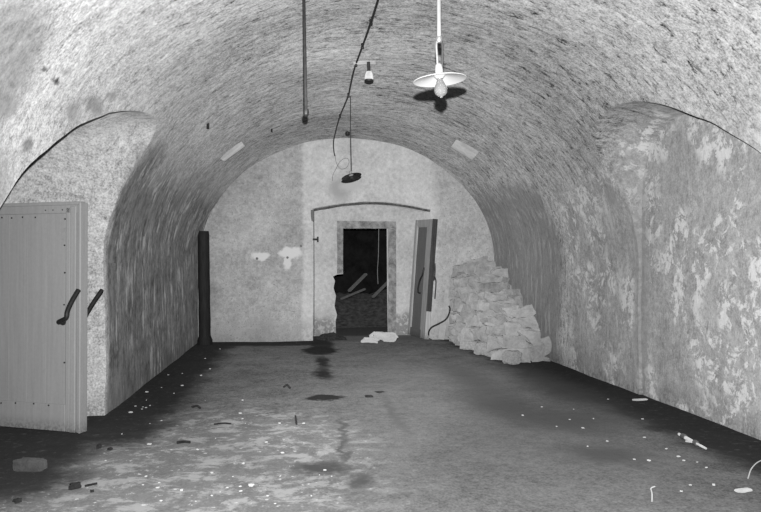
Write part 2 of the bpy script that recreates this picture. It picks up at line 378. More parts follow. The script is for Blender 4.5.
# left alcove: deep, far jamb square to the room (depth, height)
A = [(4.40, ZB), (4.40, .8), (4.42, 1.45)]+curve2([(4.47, 1.6), (4.68, 1.85), (4.84, 2.06), (5.03, 2.24), (5.24, 2.39), (5.46, 2.53), (5.73, 2.65), (6.0, 2.72), (6.4, 2.76), (6.8, 2.68), (7.05, 2.45), (7.16, 2.1)])+[(7.17, 1.7), (7.17, ZB)]
B = [(4.40, ZB), (4.40, .8), (4.42, 1.45)]+curve2([(4.47, 1.6), (4.68, 1.85), (4.84, 2.06), (5.03, 2.24), (5.24, 2.39), (5.46, 2.53), (5.73, 2.65), (6.0, 2.76), (6.47, 2.87), (7.0, 2.88), (7.3, 2.72), (7.42, 2.45)])+[(7.2, 1.75), (7.17, 1.6), (7.17, ZB)]
A, B = rs_n(A, 84), rs_n(B, 84)
def ringsx(xs, PA, PB, xa, xb):
    R = []
    for x in xs:
        t = min(1, max(0, (x-xa)/(xb-xa))); t = t*t*(3-2*t)
        R.append([(x, a[0]*(1-t)+b[0]*t, a[1]*(1-t)+b[1]*t) for a, b in zip(PA, PB)])
    return R
alc = solid_from_rings(ringsx(frange(-3.4, -1.2, .12), A, B, -1.95, -1.5))
# right lunette: shallow, wall plane runs straight up
A = [(4.45, ZB), (4.45, 1.2)]+curve2([(4.5, 1.5), (4.75, 1.95), (5.19, 2.36), (5.49, 2.64), (5.83, 2.87), (6.2, 2.98), (6.7, 3.02), (7.15, 2.95), (7.45, 2.75), (7.6, 2.46)])+[(7.64, 2.1), (7.64, 1.6), (7.64, ZB)]
B = [(4.45, ZB), (4.45, 1.2)]+curve2([(4.5, 1.5), (4.75, 1.95), (5.19, 2.36), (5.49, 2.64), (5.83, 2.87), (6.27, 3.04), (6.8, 3.09), (7.3, 3.02), (7.75, 2.8), (8.03, 2.42)])+[(7.85, 2.0), (7.66, 1.6), (7.64, ZB)]
A, B = rs_n(A, 84), rs_n(B, 84)
lun = solid_from_rings(ringsx(frange(3.905, 2.9, .1), A, B, 3.9, 3.4))
for cut in (alc, lun):
    m = main.modifiers.new('u', 'BOOLEAN'); m.operation = 'UNION'; m.solver = 'EXACT'; m.object = cut
bpy.context.view_layer.update()
dg = bpy.context.evaluated_depsgraph_get()
shell = bpy.data.meshes.new_from_object(main.evaluated_get(dg))
for o in (main, alc, lun): bpy.data.objects.remove(o)
bm = bmesh.new(); bm.from_mesh(shell)
bmesh.ops.triangulate(bm, faces=[f for f in bm.faces if len(f.verts) > 4])
parts = {'wall_left': [], 'wall_right': [], 'ceiling': [], 'wall_front': [], 'drop': []}
for f in bm.faces:
    c = f.calc_center_median(); nrm = f.normal
    if (c.z < ZB+.03 and nrm.z < -.5) or (c.y > BACK and nrm.y > .5): f.material_index = 4
    elif c.y < -2.98: f.material_index = 3
    elif c.x < -1.88: f.material_index = 0
    elif c.x > 3.85: f.material_index = 1
    else: f.material_index = 2
for v in bm.verts:
    p = v.co.copy(); d = wobble(p, .030, .9)+wobble(p, .010, 4.5, 3.1)
    if p.z < .1: d.z = 0
    d.x *= 1 if p.z > .3 else .4
    v.co += d
bmesh.ops.reverse_faces(bm, faces=bm.faces)
bm.to_mesh(shell); bm.free()
mesh_obj.keep = True
for i, nm in enumerate(('wall_left', 'wall_right', 'ceiling', 'wall_front')):
    b2 = bmesh.new(); b2.from_mesh(shell)
    bmesh.ops.delete(b2, geom=[f for f in b2.faces if f.material_index != i], context='FACES')
    for f in b2.faces: f.material_index = 0
    o = mesh_obj(nm, b2, M_VAULT, sharp=50); o['kind'] = 'structure'
mesh_obj.keep = False
# floor
bm = bmesh.new(); xs = frange(-3.6, 4.6, .1); ys = frange(-3, 20, .1)
g = [[bm.verts.new((x, y, 0)) for y in ys] for x in xs]
for i in range(len(xs)-1):
    for j in range(len(ys)-1): bm.faces.new((g[i][j], g[i+1][j], g[i+1][j+1], g[i][j+1]))
for v in bm.verts: v.co.z = noise.noise(v.co*.9)*.012+noise.noise(v.co*4)*.004-.006
o = mesh_obj('floor', bm, M_FLOOR); o['kind'] = 'structure'
# end wall with arched recess, and the pierced wall at the back of the recess
def prism(poly, y0, y1):
    return solid_from_rings([[(x, y0, z) for x, z in poly], [(x, y1, z) for x, z in poly]])
def pierced(name, outer, hole, y0, y1, mat, extra=None):
    a = prism(outer, y0, y1); b = prism(hole, y0-.2, y1+.2)
    m = a.modifiers.new('d', 'BOOLEAN'); m.operation = 'DIFFERENCE'; m.solver = 'EXACT'; m.object = b
    bpy.context.view_layer.update(); d = bpy.context.evaluated_depsgraph_get()
    me = bpy.data.meshes.new_from_object(a.evaluated_get(d)); 
    bpy.data.objects.remove(a); bpy.data.objects.remove(b)
    bm = bmesh.new(); bm.from_mesh(me); 
    o = mesh_obj(name, bm, mat, smooth=False); o['kind'] = 'structure'; return o
outer = [(-2.6, -.1), (4.5, -.1), (4.5, 4.3), (-2.6, 4.3)]
rng = random.Random(3)
rec = [(.27, -.2), (.26, 2.50)]+[(.26+(2.60-.26)*i/16, 2.56+.145*math.sin(math.pi*i/16)+rng.uniform(-.008, .008)) for i in range(17)]+[(2.60, 2.5), (2.62, -.2)]
pierced('wall_back', outer, rec, BACK, BACK+.85, M_END)
YI = BACK+.85
def xz(px, py, Y=YI): p = at(px, py, Y); return (p.x, p.z)
hole = [xz(343, 228), xz(388.5, 228), xz(389, 300), (xz(389.5, 335)[0], -.2), (xz(336.5, 335)[0], -.2), xz(335.5, 322), xz(337, 315), xz(334.5, 306), xz(336, 296), xz(333.5, 288), xz(335, 281), xz(333, 276.5), xz(337, 274.5), xz(343, 274)]
pierced('wall_recess', [(-.3, -.1), (3.2, -.1), (3.2, 3.2), (-.3, 3.2)], hole, YI, YI+.30, M_END)
# frame round the doorway
bm = bmesh.new()
def bar(p, q, y0, y1): box(bm, (min(p[0], q[0]), y0, min(p[1], q[1])), (max(p[0], q[0]), y1, max(p[1], q[1])))
bar(xz(337, 221), xz(396, 228.5), YI-.03, YI+.1)
bar((xz(388.6, 228)[0], 0), xz(396, 228.5), YI-.025, YI+.1)
bar(xz(337, 228), xz(343, 274), YI-.025, YI+.1)
bmesh.ops.subdivide_edges(bm, edges=list(bm.edges), cuts=7, use_grid_fill=True)
for v in bm.verts: v.co += wobble(v.co, .016, 6)
o = mesh_obj('trim_1', bm, M_FRAME, sharp=50); o['kind'] = 'structure'
bm = bmesh.new()  # dark strips standing in for the shadow line under the recess arch and down its left edge
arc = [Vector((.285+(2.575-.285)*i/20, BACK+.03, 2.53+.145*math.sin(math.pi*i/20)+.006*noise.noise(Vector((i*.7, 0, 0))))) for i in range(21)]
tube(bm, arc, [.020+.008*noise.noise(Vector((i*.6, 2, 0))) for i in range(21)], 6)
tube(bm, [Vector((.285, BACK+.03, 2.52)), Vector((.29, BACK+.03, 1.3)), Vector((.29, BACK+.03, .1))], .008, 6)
o = mesh_obj('arch_shadow_strip', bm, plain('rebate_shadow', .10, .9, .6, 14, .4)); o['kind'] = 'structure'
# the dark room beyond
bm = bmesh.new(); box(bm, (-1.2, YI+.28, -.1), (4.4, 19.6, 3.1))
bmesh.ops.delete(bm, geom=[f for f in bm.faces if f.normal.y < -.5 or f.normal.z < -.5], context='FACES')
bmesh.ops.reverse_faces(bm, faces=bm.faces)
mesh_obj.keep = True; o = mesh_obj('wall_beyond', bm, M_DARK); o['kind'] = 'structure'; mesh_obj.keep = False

# ---------------------------------------------------------------- doors
def leaf_frame(p0, p1, top):             # u across, v up, n towards the room
    u = (p1-p0).normalized(); v = (top-p0); v = (v-u*v.dot(u)).normalized(); n = u.cross(v)
    M = Matrix((u, n*-1, v)).transposed().to_4x4(); M.translation = p0; return M, (p1-p0).length, (top-p0).dot(v)
# near-left door leaf, standing open in front of the alcove jamb
hp = Vector((-2.79, 6.715, .03)); fp = Vector((-1.865, 6.315, .03))
M, Wd, Hd = leaf_frame(hp, fp, Vector((-2.79, 6.715, 2.035)))
# after leaf_frame local +y points away from the face; the face towards the camera is local y = 0 side
def lb(name, mat, parent, boxes, bev=.004, Mx=None, rough=0):
    bm = bmesh.new()
    for lo, hi in boxes: 
        b = bmesh.new(); box(b, lo, hi); bevel(b, bev, 2)
        me = bpy.data.meshes.new('t'); b.to_mesh(me); b.free(); bm.from_mesh(me); bpy.data.meshes.remove(me)
    if Mx is not None: bm.transform(Mx)
    if rough:
        for v in bm.verts: v.co += wobble(v.co, rough, 7)
    return mesh_obj(name, bm, mat, parent, smooth=False)
Ldir = M.to_3x3() @ Vector((0, 1, 0))
sgn = 1 if Ldir.y > 0 else -1            # +1: local y runs away from the camera
d1 = thing('door_1', hp, 'grey boarded door leaf standing open in the left alcove, iron lever on its edge', 'door', kind='structure')
T = .055
def off(o): o.location = -Vector(o.parent.location); return o
def flip(lo, hi):
    if sgn > 0: return (lo, hi)
    return ((lo[0], -hi[1], lo[2]), (hi[0], -lo[1], hi[2]))
sw = .175
bw = (Wd-sw-.02)/4
off(lb('boards', M_DOOR, d1, [flip((.01+i*bw+.0003, .012, .012), (.01+(i+1)*bw-.0003, T, Hd-.1)) for i in range(4)], .0012, M))
off(lb('top_rail', M_DOOR, d1, [flip((0, 0, Hd-.1), (Wd-.04, T, Hd-.012)), flip((0, -.012, Hd-.03), (Wd-.01, T, Hd))], .005, M))
off(lb('bottom_rail', M_DOOR, d1, [flip((0, .004, 0), (Wd-sw, T, .235))], .005, M))
off(lb('stile', M_DOOR, d1, [flip((Wd-sw+.004, .0, 0), (Wd-sw+.050, T, Hd-.05)), flip((Wd-sw+.058, -.012, 0), (Wd-.059, T, Hd-.04)), flip((Wd-.050, -.004, 0), (Wd-.026, T+.01, Hd-.03)), flip((Wd-.024, -.02, 0), (Wd, T+.02, Hd-.01))], .006, M))
rn = random.Random(5)
for (u, v) in [(.13, Hd-.125), (.24, Hd-.13), (.36, Hd-.125), (.50, Hd-.13), (.62, Hd-.07), (.70, Hd-.07), (.80, Hd-.07), (Wd-sw-.015, Hd-.15), (Wd-sw-.018, Hd-.38), (Wd-sw-.015, Hd-.62), (Wd-sw-.02, Hd-.9), (Wd-sw-.015, .6), (.30, .22), (.5, .225), (.66, .22), (.14, .21)]:
    bm = bmesh.new(); lathe(bm, [(0, .006), (.006, .005), (.008, 0), (.008, -.003), (0, -.003)], 10)
    q = M @ Vector((u, (.004 if v > Hd-.1 else .012)*sgn*1.0 if v > .3 else .004*sgn, v))
    bm.transform(Matrix.Translation(q) @ (M.to_3x3() @ Vector((0, -sgn, 0))).to_track_quat('Z', 'Y').to_matrix().to_4x4())
    off(mesh_obj('nail', bm, M_IRON, d1))
def lever(parent, P, r, back=False, plate=None):
    bm = bmesh.new(); tube(bm, smoothpath(P, 5), r, 10)
    return off(mesh_obj('lever_handle', bm, M_IRON, parent))
N = M.to_3x3() @ Vector((0, -sgn, 0))     # towards the room
def face(px, py, d):                      # point of the leaf plane seen at px,py, lifted d off it
    r = sight(px, py); p0 = M.translation; t = (p0+N*d-Vector((0, 0, EYE))).dot(N)/r.dot(N)
    return Vector((0, 0, EYE))+r*t
h0 = face(63, 321.5, .0)
lever(d1, [h0, h0+N*.05, face(66, 318, .06), face(67.5, 311, .065), face(72, 301, .065), face(78.5, 290, .065)], .021)
bm = bmesh.new(); lathe(bm, [(0, .012), (.03, .010), (.034, 0), (0, 0)], 20)
bm.transform(Matrix.Translation(h0+N*.001) @ N.to_track_quat('Z', 'Y').to_matrix().to_4x4()); off(mesh_obj('handle_plate', bm, M_IRON, d1))
q = [face(82, 323, -.2), face(87, 313, -.21), face(95, 300, -.21), face(102, 290, -.21)]
lever(d1, [face(73, 323, -T), face(75, 324, -.17), q[0], q[1], q[2], q[3]], .019)
# far door leaf: loose, leaning in the recess
hb, fb, ht = at(407.5, 334, 14.34), at(424.5, 339.2, 13.56), at(416, 220, 14.28)
hb.z = max(hb.z, .03)
M2, W2, H2 = leaf_frame(hb, fb, ht); H2 -= .0
L2 = M2.to_3x3() @ Vector((0, 1, 0)); s2 = 1 if L2.x > 0 else -1
d2 = thing('door_2', hb, 'panelled grey door leaf hanging open and askew in the arched recess', 'door', kind='structure')
T2 = .075
def f2(lo, hi): return (lo, hi) if s2 > 0 else ((lo[0], -hi[1], lo[2]), (hi[0], -lo[1], hi[2]))
off(lb('panel', M_PANEL, d2, [f2((.08, .022, .1), (W2-.16, T2-.02, H2-.12))], .004, M2))
off(lb('stile', M_STILE, d2, [f2((0, 0, 0), (.10, T2, H2))], .006, M2))
off(lb('stile', M_STILE, d2, [f2((W2-.20, 0, 0), (W2-.004, T2-.006, H2))], .006, M2))
off(lb('rail', M_STILE, d2, [f2((.1, .001, H2-.13), (W2-.2, T2-.001, H2-.002))], .005, M2))
off(lb('rail', M_PANEL, d2, [f2((.1, .001, .002), (W2-.2, T2-.001, .16))], .005, M2))
off(lb('rim_moulding', M_STILE, d2, [f2((.10, .006, .16), (.125, .03, H2-.13)), f2((W2-.245, .004, .16), (W2-.2, .03, H2-.13)), f2((.125, .006, H2-.155), (W2-.245, .03, H2-.13))], .004, M2))
off(lb('edge_board', M_EDGE, d2, [f2((W2-.004, -.004, .55), (W2+.012, T2+.03, H2+.005))], .003, M2))
off(lb('edge_board', M_STILE, d2, [f2((W2-.004, -.004, .0), (W2+.012, T2+.02, .545))], .003, M2))
N2 = M2.to_3x3() @ Vector((0, -s2, 0))
def lp(u, v, d): return M2 @ Vector((u, -s2*d, v))
lever(d2, [lp(W2-.33, .88, 0), lp(W2-.33, .90, .05), lp(W2-.30, 1.0, .07), lp(W2-.24, 1.15, .07), lp(W2-.15, 1.25, .07), lp(W2-.12, 1.32, .07), lp(W2-.12, 1.40, .06)], .017)
lever(d2, [lp(W2-.08, 1.10, -T2), lp(W2-.05, 1.12, -T2-.05), lp(W2-.02, 1.22, -T2-.06), lp(W2-.02, 1.38, -T2-.06), lp(W2-.03, 1.5, -T2-.05)], .014)
lever(d2, [lp(W2-.02, 1.25, -T2-.06), lp(W2+.02, 1.12, -T2-.08), lp(W2+.02, .8, -T2-.08)], .013)

# ---------------------------------------------------------------- lamps
def shade_lamp(name, label, group, C, R, tilt, top, dark=False, kids=True):
    """C: centre of the shade rim; top: where it hangs from"""
    t = thing(name, C, label, 'lamp', group)
    RM = Matrix.Rotation(tilt[0], 4, 'X') @ Matrix.Rotation(tilt[1], 4, 'Y')
    s = R/.145
    bm = bmesh.new()
    lathe(bm, [(.028*s, .030*s), (.040*s, .026*s), (.07*s, .017*s), (.12*s, .006*s), (.142*s, 0), (.146*s, -.003*s), (.143*s, -.005*s), (.12*s, .001*s), (.07*s, .011*s), (.04*s, .019*s), (.028*s, .022*s), (.028*s, .030*s)], 48)
    bm.transform(RM); mesh_obj('lamp_shade', bm, M_ENAMEL_D if dark else M_ENAMEL, t)
    bm = bmesh.new(); lathe(bm, [(0, .085*s), (.012*s, .085*s), (.019*s, .077*s), (.022*s, .055*s), (.022*s, .035*s), (.034*s, .028*s), (.034*s, .02*s), (.018*s, .004*s), (0, .004*s)], 24)
    bm.transform(RM); mesh_obj('lamp_holder', bm, M_PORC, t)
    if not dark:
        bm = bmesh.new(); lathe(bm, [(.013*s, .012*s), (.016*s, -.004*s), (.024*s, -.022*s), (.034*s, -.042*s), (.0365*s, -.058*s), (.033*s, -.074*s), (.022*s, -.087*s), (.009*s, -.093*s), (.006*s, -.099*s), (0, -.101*s)], 32)
        bm.transform(RM); b = mesh_obj('bulb', bm, M_GLASS, t, sharp=80)
        bm = bmesh.new(); tube(bm, [(0, 0, .005*s), (0, 0, -.03*s)], [.009*s, .004*s], 8); bm.transform(RM); mesh_obj('bulb_stem', bm, M_PORC, b)
    else:
        bm = bmesh.new(); lathe(bm, [(.018*s, .012*s), (.03*s, -.012*s), (.03*s, -.03*s), (.012*s, -.045*s), (0, -.047*s)], 20)
        bm.transform(RM); mesh_obj('bulb', bm, M_ENAMEL_D, t)
    return t
ta = at(437, -60, 3.83)
C1 = at(439.8, 79.5, 3.83)
lamp = shade_lamp('hanging_lamp', 'near hanging lamp with a flat white enamel disc shade and clear bare bulb', None, C1, .149, (math.radians(0), math.radians(-5)), None)
TOPZ = VZ+VB*math.sqrt(1-((C1.x-VC)/VA)**2)
bm = bmesh.new(); zt = TOPZ-C1.z
tube(bm, [(-.004, 0, .222), (-.012, 0, zt-.06)], .0125, 12); mesh_obj('lamp_rod', bm, M_TUBE, lamp)
for sx in (-1, 1):
    bm = bmesh.new(); tube(bm, smoothpath([(sx*.010-.004, 0, .23), (sx*.017-.002, 0, .19), (sx*.015, 0, .13), (sx*.012, 0, .07)], 5), .0065, 8); mesh_obj('flex', bm, M_METAL if sx < 0 else M_CABLE, lamp)
bm = bmesh.new(); lathe(bm, [(0, .24), (.016, .24), (.019, .232), (.019, .215), (.012, .205), (0, .205)], 16); bm.transform(Matrix.Translation((-.004, 0, 0))); mesh_obj('rod_coupling', bm, M_METAL, lamp)
bm = bmesh.new(); lathe(bm, [(0, 0), (.045, 0), (.05, -.01), (.03, -.05), (.014, -.065), (0, -.065)], 24); bm.transform(Matrix.Translation((-.012, 0, zt+.01))); mesh_obj('ceiling_rose', bm, M_PORC, lamp)
C2 = at(351.5, 176.5, 10.05)
lamp2 = shade_lamp('hanging_lamp', 'far hanging lamp with a tilted black disc shade on a thin cord', None, C2, .148, (math.radians(-12), math.radians(-13)), None, dark=True)
top2 = at(350.5, 96, 10.05); top2.z = VZ+VB*math.sqrt(1-((top2.x-VC)/VA)**2)-.02
bm = bmesh.new(); tube(bm, smoothpath([(0, 0, .085), Vector((-.012, 0, (top2.z-C2.z)*.5)), top2-C2], 6), .0065, 6); mesh_obj('cord', bm, M_CABLE, lamp2)
# cable slung along the vault crown and down the end wall
def hug(px, py, o=.03): return onvault(px, py, o)
pts = [hug(384, -20, .06), hug(378, 0, .07), hug(371, 22, .10), hug(364, 42, .06), hug(356, 64, .03), hug(353, 74, .06), hug(350, 88, .05), hug(348.5, 95, .03), hug(345, 104, .05), hug(340, 116, .05), hug(336, 130, .04)]
pts += [at(333.5, 142, 13.5), at(334, 152, 13.53), at(335, 156, 13.56)]
bm = bmesh.new(); tube(bm, smoothpath(pts, 7), .0115, 8)
cable = origin_to(mesh_obj('electric_cable', bm, M_CABLE), pts[0])
tag(cable, 'black electric cable slung along the crown of the vault down to the end wall', 'cable')
for (px, py) in ((371, 22), (362.5, 46), (356, 64), (348.5, 95), (340, 116)):
    p = hug(px, py, .045); bm = bmesh.new(); lathe(bm, [(0, .03), (.016, .03), (.019, .012), (.014, 0), (.019, -.012), (.016, -.03), (0, -.03)], 12)
    bm.transform(Matrix.Translation(p-pts[0])); mesh_obj('cable_clip', bm, M_CABLE, cable)
pts = [at(335.2, 156, 13.575), at(336.5, 163, 13.575), at(341, 169, 13.575), at(347, 167, 13.575), at(349, 161, 13.575), at(346, 158, 13.575), at(340.5, 161, 13.57), at(337.5, 166, 13.57), at(333, 175, 13.575), at(332.5, 181, 13.575)]
bm = bmesh.new(); tube(bm, smoothpath(pts, 6), .0045, 6)
tag(origin_to(mesh_obj('loose_wire', bm, plain('grey_wire', .22, .8)), pts[0]), 'thin grey wire curled against the end wall above the arched recess', 'wire')
# ceiling bracket with porcelain insulator beside the cable
p = hug(368, 60, .02); br = thing('ceiling_insulator', p, 'small white porcelain insulator under a short batten on the vault crown', 'insulator')
def rel(o, q): o.data.transform(Matrix.Translation(-Vector(q))); return o
bm = bmesh.new(); a, b = hug(353.5, 63, .03), hug(375.5, 62, .03); tube(bm, [a, b], .022, 8); rel(mesh_obj('batten', bm, M_BOARD, br), p)
q = at(369, 77, p.y); q0 = at(368.5, 62, p.y)
bm = bmesh.new(); tube(bm, [q0, q+Vector((0, 0, .05))], .02, 8); rel(mesh_obj('stem', bm, M_RUST, br), p)
bm = bmesh.new(); lathe(bm, [(0, .07), (.03, .065), (.045, .03), (.052, -.01), (.052, -.035), (0, -.035)], 20); bm.transform(Matrix.Translation(q)); rel(mesh_obj('insulator', bm, M_CHIP, br), p)
bm = bmesh.new(); lathe(bm, [(0, -.03), (.054, -.033), (.054, -.055), (.03, -.065), (0, -.065)], 20); bm.transform(Matrix.Translation(q)); rel(mesh_obj('cap', bm, M_IRON, br), p)
# second small insulator near the end wall
p = hug(347, 132, .03); p.y = 12.9; p = at(347.5, 133, 12.9); bm = bmesh.new()
lathe(bm, [(0, .2), (.014, .2), (.014, .03), (.04, .02), (.045, -.03), (.03, -.05), (0, -.05)], 14); bm.transform(Matrix.Translation(p))
# reach the vault
tag(origin_to(mesh_obj('ceiling_hook', bm, M_IRON), p), 'small black fitting under the vault crown just in front of the end wall', 'fitting')
# straight iron pipe hanging from the vault
tp = at(303.8, -40, 6.1); tz = VZ+VB*math.sqrt(1-((tp.x-VC)/VA)**2)
bp = at(306, 112, 6.1); tp = Vector((bp.x-.02, 6.1, tz-.0))
pp = thing('hanging_pipe', bp, 'thin dark iron rod hanging straight down from the vault, left of the lamps', 'pipe')
bm = bmesh.new(); tube(bm, [Vector((0, 0, .0)), tp-bp], .0145, 12); mesh_obj('rod', bm, M_RUST, pp)
bm = bmesh.new(); lathe(bm, [(0, .03), (.022, .025), (.027, .0), (.024, -.025), (.01, -.04), (0, -.04)], 14); mesh_obj('end_knob', bm, M_IRON, pp)
# ---------------------------------------------------------------- fittings set into the vault
def plate_on_vault(name, corners, thick, mat, label, cat):
    P = [hug(x, y, .012) for x, y in corners]; c = sum(P, Vector())/4
    n = (P[1]-P[0]).cross(P[2]-P[0]).normalized()
    if n.dot(Vector((VC, c.y, VZ))-c) < 0: n = -n
    bm = bmesh.new(); lo = [bm.verts.new(q-n*.05-c) for q in P]; hi = [bm.verts.new(q+n*thick-c) for q in P]
    bm.faces.new(lo); bm.faces.new(hi[::-1])
    for k in range(4): bm.faces.new((lo[k], lo[(k+1) % 4], hi[(k+1) % 4], hi[k]))
    bmesh.ops.recalc_face_normals(bm, faces=bm.faces); bevel(bm, .006, 2)
    o = mesh_obj(name, bm, mat); o.location = c; return tag(o, label, cat)
plate_on_vault('wooden_board', [(456.5, 139.5), (478.5, 152.5), (473.5, 158), (452, 144.5)], .05, M_BOARD, 'pale wooden board let into the right side of the vault', 'board')
plate_on_vault('wooden_board', [(220.5, 158.5), (223.5, 160.5), (244.5, 145), (241.5, 142)], .03, M_BOARD, 'narrow pale board let into the left side of the vault', 'board')
def spike(name, px, py, dx, dy, r, label):
    p = onvault(px, py, -.03); q = at(px+dx, py+dy, p.y-.02); n = (Vector((VC, p.y, 1.5))-p).normalized()
    bm = bmesh.new(); tube(bm, smoothpath([p, p+n*.03, p+n*.032+(q-p)*.8], 4), r*.8, 8)
    return tag(origin_to(mesh_obj(name, bm, M_IRON), p), label, 'hook')
spike('iron_hook', 205.8, 122, 0, 6, .022, 'stubby black iron hook high on the left side of the vault, the nearer of two')
spike('iron_hook', 270.5, 127, 0, 4, .018, 'small iron hook on the vault between the pale left board and the crown')
p = at(87, 123.5, 7.0)
bm = bmesh.new(); box(bm, (-.05, -.06, -.022), (.05, .35, .022)); bevel(bm, .005, 1); o = mesh_obj('iron_bracket', bm, M_IRON); o.location = p
tag(o, 'short black iron bracket sticking out under the arch of the left alcove', 'bracket')
# end wall ironwork
def pin(px, py, ln, label, dz=0, tall=0):
    p = at(px, py, BACK-.06); bm = bmesh.new(); tube(bm, [(0, .1, 0), (0, -ln, dz)], .024, 8)
    if tall: tube(bm, [(0, -ln+.03, tall), (0, -ln+.03, -tall)], .02, 8)
    o = mesh_obj('iron_pin', bm, M_IRON); o.location = p; return tag(o, label, 'iron pin')
pin(257, 258.5, .04, 'iron stub in the left pale plaster patch on the end wall')
pin(287.5, 257.5, .05, 'iron stub in the pale plaster patch nearer the recess')
pin(301, 246, .05, 'black hinge pin on the pale strip beside the recess')
p = at(316, 239.5, YI-.0); bm = bmesh.new(); tube(bm, [(-.07, -.05, 0), (.035, -.05, 0)], .02, 8); tube(bm, [(.035, -.05, .055), (.035, -.05, -.055)], .018, 8); tube(bm, [(.035, -.05, 0), (.035, .06, 0)], .016, 8)
o = mesh_obj('iron_pin', bm, M_IRON); o.location = p; tag(o, 'T-shaped black hinge pin just inside the left of the recess', 'iron pin')
p = at(314.5, 216, BACK+.03); bm = bmesh.new(); box(bm, (-.06, -.035, -.10), (.0, .03, .12)); bevel(bm, .006, 1)
for v in bm.verts: v.co += wobble(v.co, .02, 9)
o = mesh_obj('strap_hinge', bm, M_IRON); o.location = p; tag(o, 'black iron strap-hinge remnant at the top left corner of the recess', 'iron strap')  # what is left of an iron hinge
# ---------------------------------------------------------------- dark post
p = Vector((at(205.0, 340, 13.2).x, 13.2, 0))
bm = bmesh.new(); n = 26
for i in range(n+1):
    pass
tube(bm, [(-.035+.035*(1-i/n)+0, 0, 2.09*i/n) for i in range(n+1)], [.105+(.03 if i < 2 else 0)-(.012 if i == n else 0) for i in range(n+1)], 18)
for v in bm.verts: v.co += wobble(v.co, .006, 5)
o = mesh_obj('timber_post', bm, M_POST); o.location = p
tag(o, 'black round timber post standing in the far left corner against the end wall', 'post')

# ---------------------------------------------------------------- rubble stack in the far right corner
def lerp(T_, x):
    for (a, b), (c, d) in zip(T_, T_[1:]):
        if x <= c: return b+(d-b)*max(0, (x-a)/(c-a))
    return T_[-1][1]
HT = [(10.2, .22), (10.6, .36), (11.0, .42), (11.2, .48), (11.45, .86), (11.9, 1.04), (12.4, 1.22), (12.9, 1.47), (13.2, 1.58), (13.6, 1.60)]
LX = [(10.2, 3.18), (10.7, 2.98), (11.3, 2.90), (12.0, 2.84), (12.6, 2.84), (12.9, 2.92), (13.6, 2.94)]
rs = random.Random(21)
pm = []
for k in range(14):
    b = stone_bm(1, 1, 1, 40+k, .17)
    for f in b.faces: f.smooth = True
    for e in b.edges:
        if len(e.link_faces) == 2 and e.calc_face_angle(0) > math.radians(28): e.smooth = False
    m = bpy.data.meshes.new('rubble_stone'); b.to_mesh(m); b.free(); m.materials.append(M_STONE); pm.append(m)
def stone(c, s, rot, label, group=None, name='rubble_stone'):
    o = bpy.data.objects.new(name, rs.choice(pm)); COL.objects.link(o); o.location = c; o.scale = s; o.rotation_euler = rot
    return tag(o, label, 'stone', group)
GL = 'rough pale building stone stacked in the heap in the far right corner'
GG = 'rubble stones stacked in the far right corner'
def heap_top(x, y):
    t = lerp(HT, y); x0 = lerp(LX, y)
    if y < 11.4 and x < 3.5: t = max(t, .64+(y-10.3)*.15)
    return t-.46*max(0, 1-(x-x0)/.46)**1.3-.10*max(0, (x-3.45)/.4)+.06*noise.noise(Vector((x*3, y*3, 0)))
AN = 1.4                                # stones lie flat: cells are found in a space stretched upwards
seeds = []
LOOSE = [(onfloor(*q), r_, h_) for q, r_, h_ in (((551, 360), .24, .12), ((512, 364), .20, .24), ((489, 357), .20, .28), ((470, 350), .20, .26), ((534, 352), .18, .30), ((451, 336.5), .16, .28), ((443, 338), .18, .22))]
LOOSE[0][0].x = LOOSE[4][0].x = 3.6
for _ in range(60000):
    q = Vector((rs.uniform(2.7, 3.74), rs.uniform(10.25, 13.46), rs.uniform(.06, 1.6)))
    if q.x < lerp(LX, q.y)+.10+q.z*.05 or q.z > heap_top(q.x, q.y)-.06: continue
    dm = .195+.13*noise.noise(q*1.7)
    qs = Vector((q.x, q.y, q.z*AN))
    if any(math.hypot(q.x-a.x, q.y-a.y) < r_+.07 and q.z < h_+.05 for a, r_, h_ in LOOSE): continue
    if abs(q.x-2.93) < .16 and q.y > 13.05: continue
    if all((qs-Vector((a.x, a.y, a.z*AN))).length > dm for a in seeds): seeds.append(q)
def exposed(q):
    return q.z > heap_top(q.x, q.y)-.34 or q.x < lerp(LX, q.y)+.10+q.z*.05+.24 or q.y < 10.55 or heap_top(q.x, q.y-.3) < q.z+.05
def clip(bm, co, no):
    r = bmesh.ops.bisect_plane(bm, geom=list(bm.verts)+list(bm.edges)+list(bm.faces), plane_co=co, plane_no=no, clear_outer=True)
    ed = [g for g in r['geom_cut'] if isinstance(g, bmesh.types.BMEdge)]
    if ed: bmesh.ops.edgeloop_fill(bm, edges=ed)
ns = 0
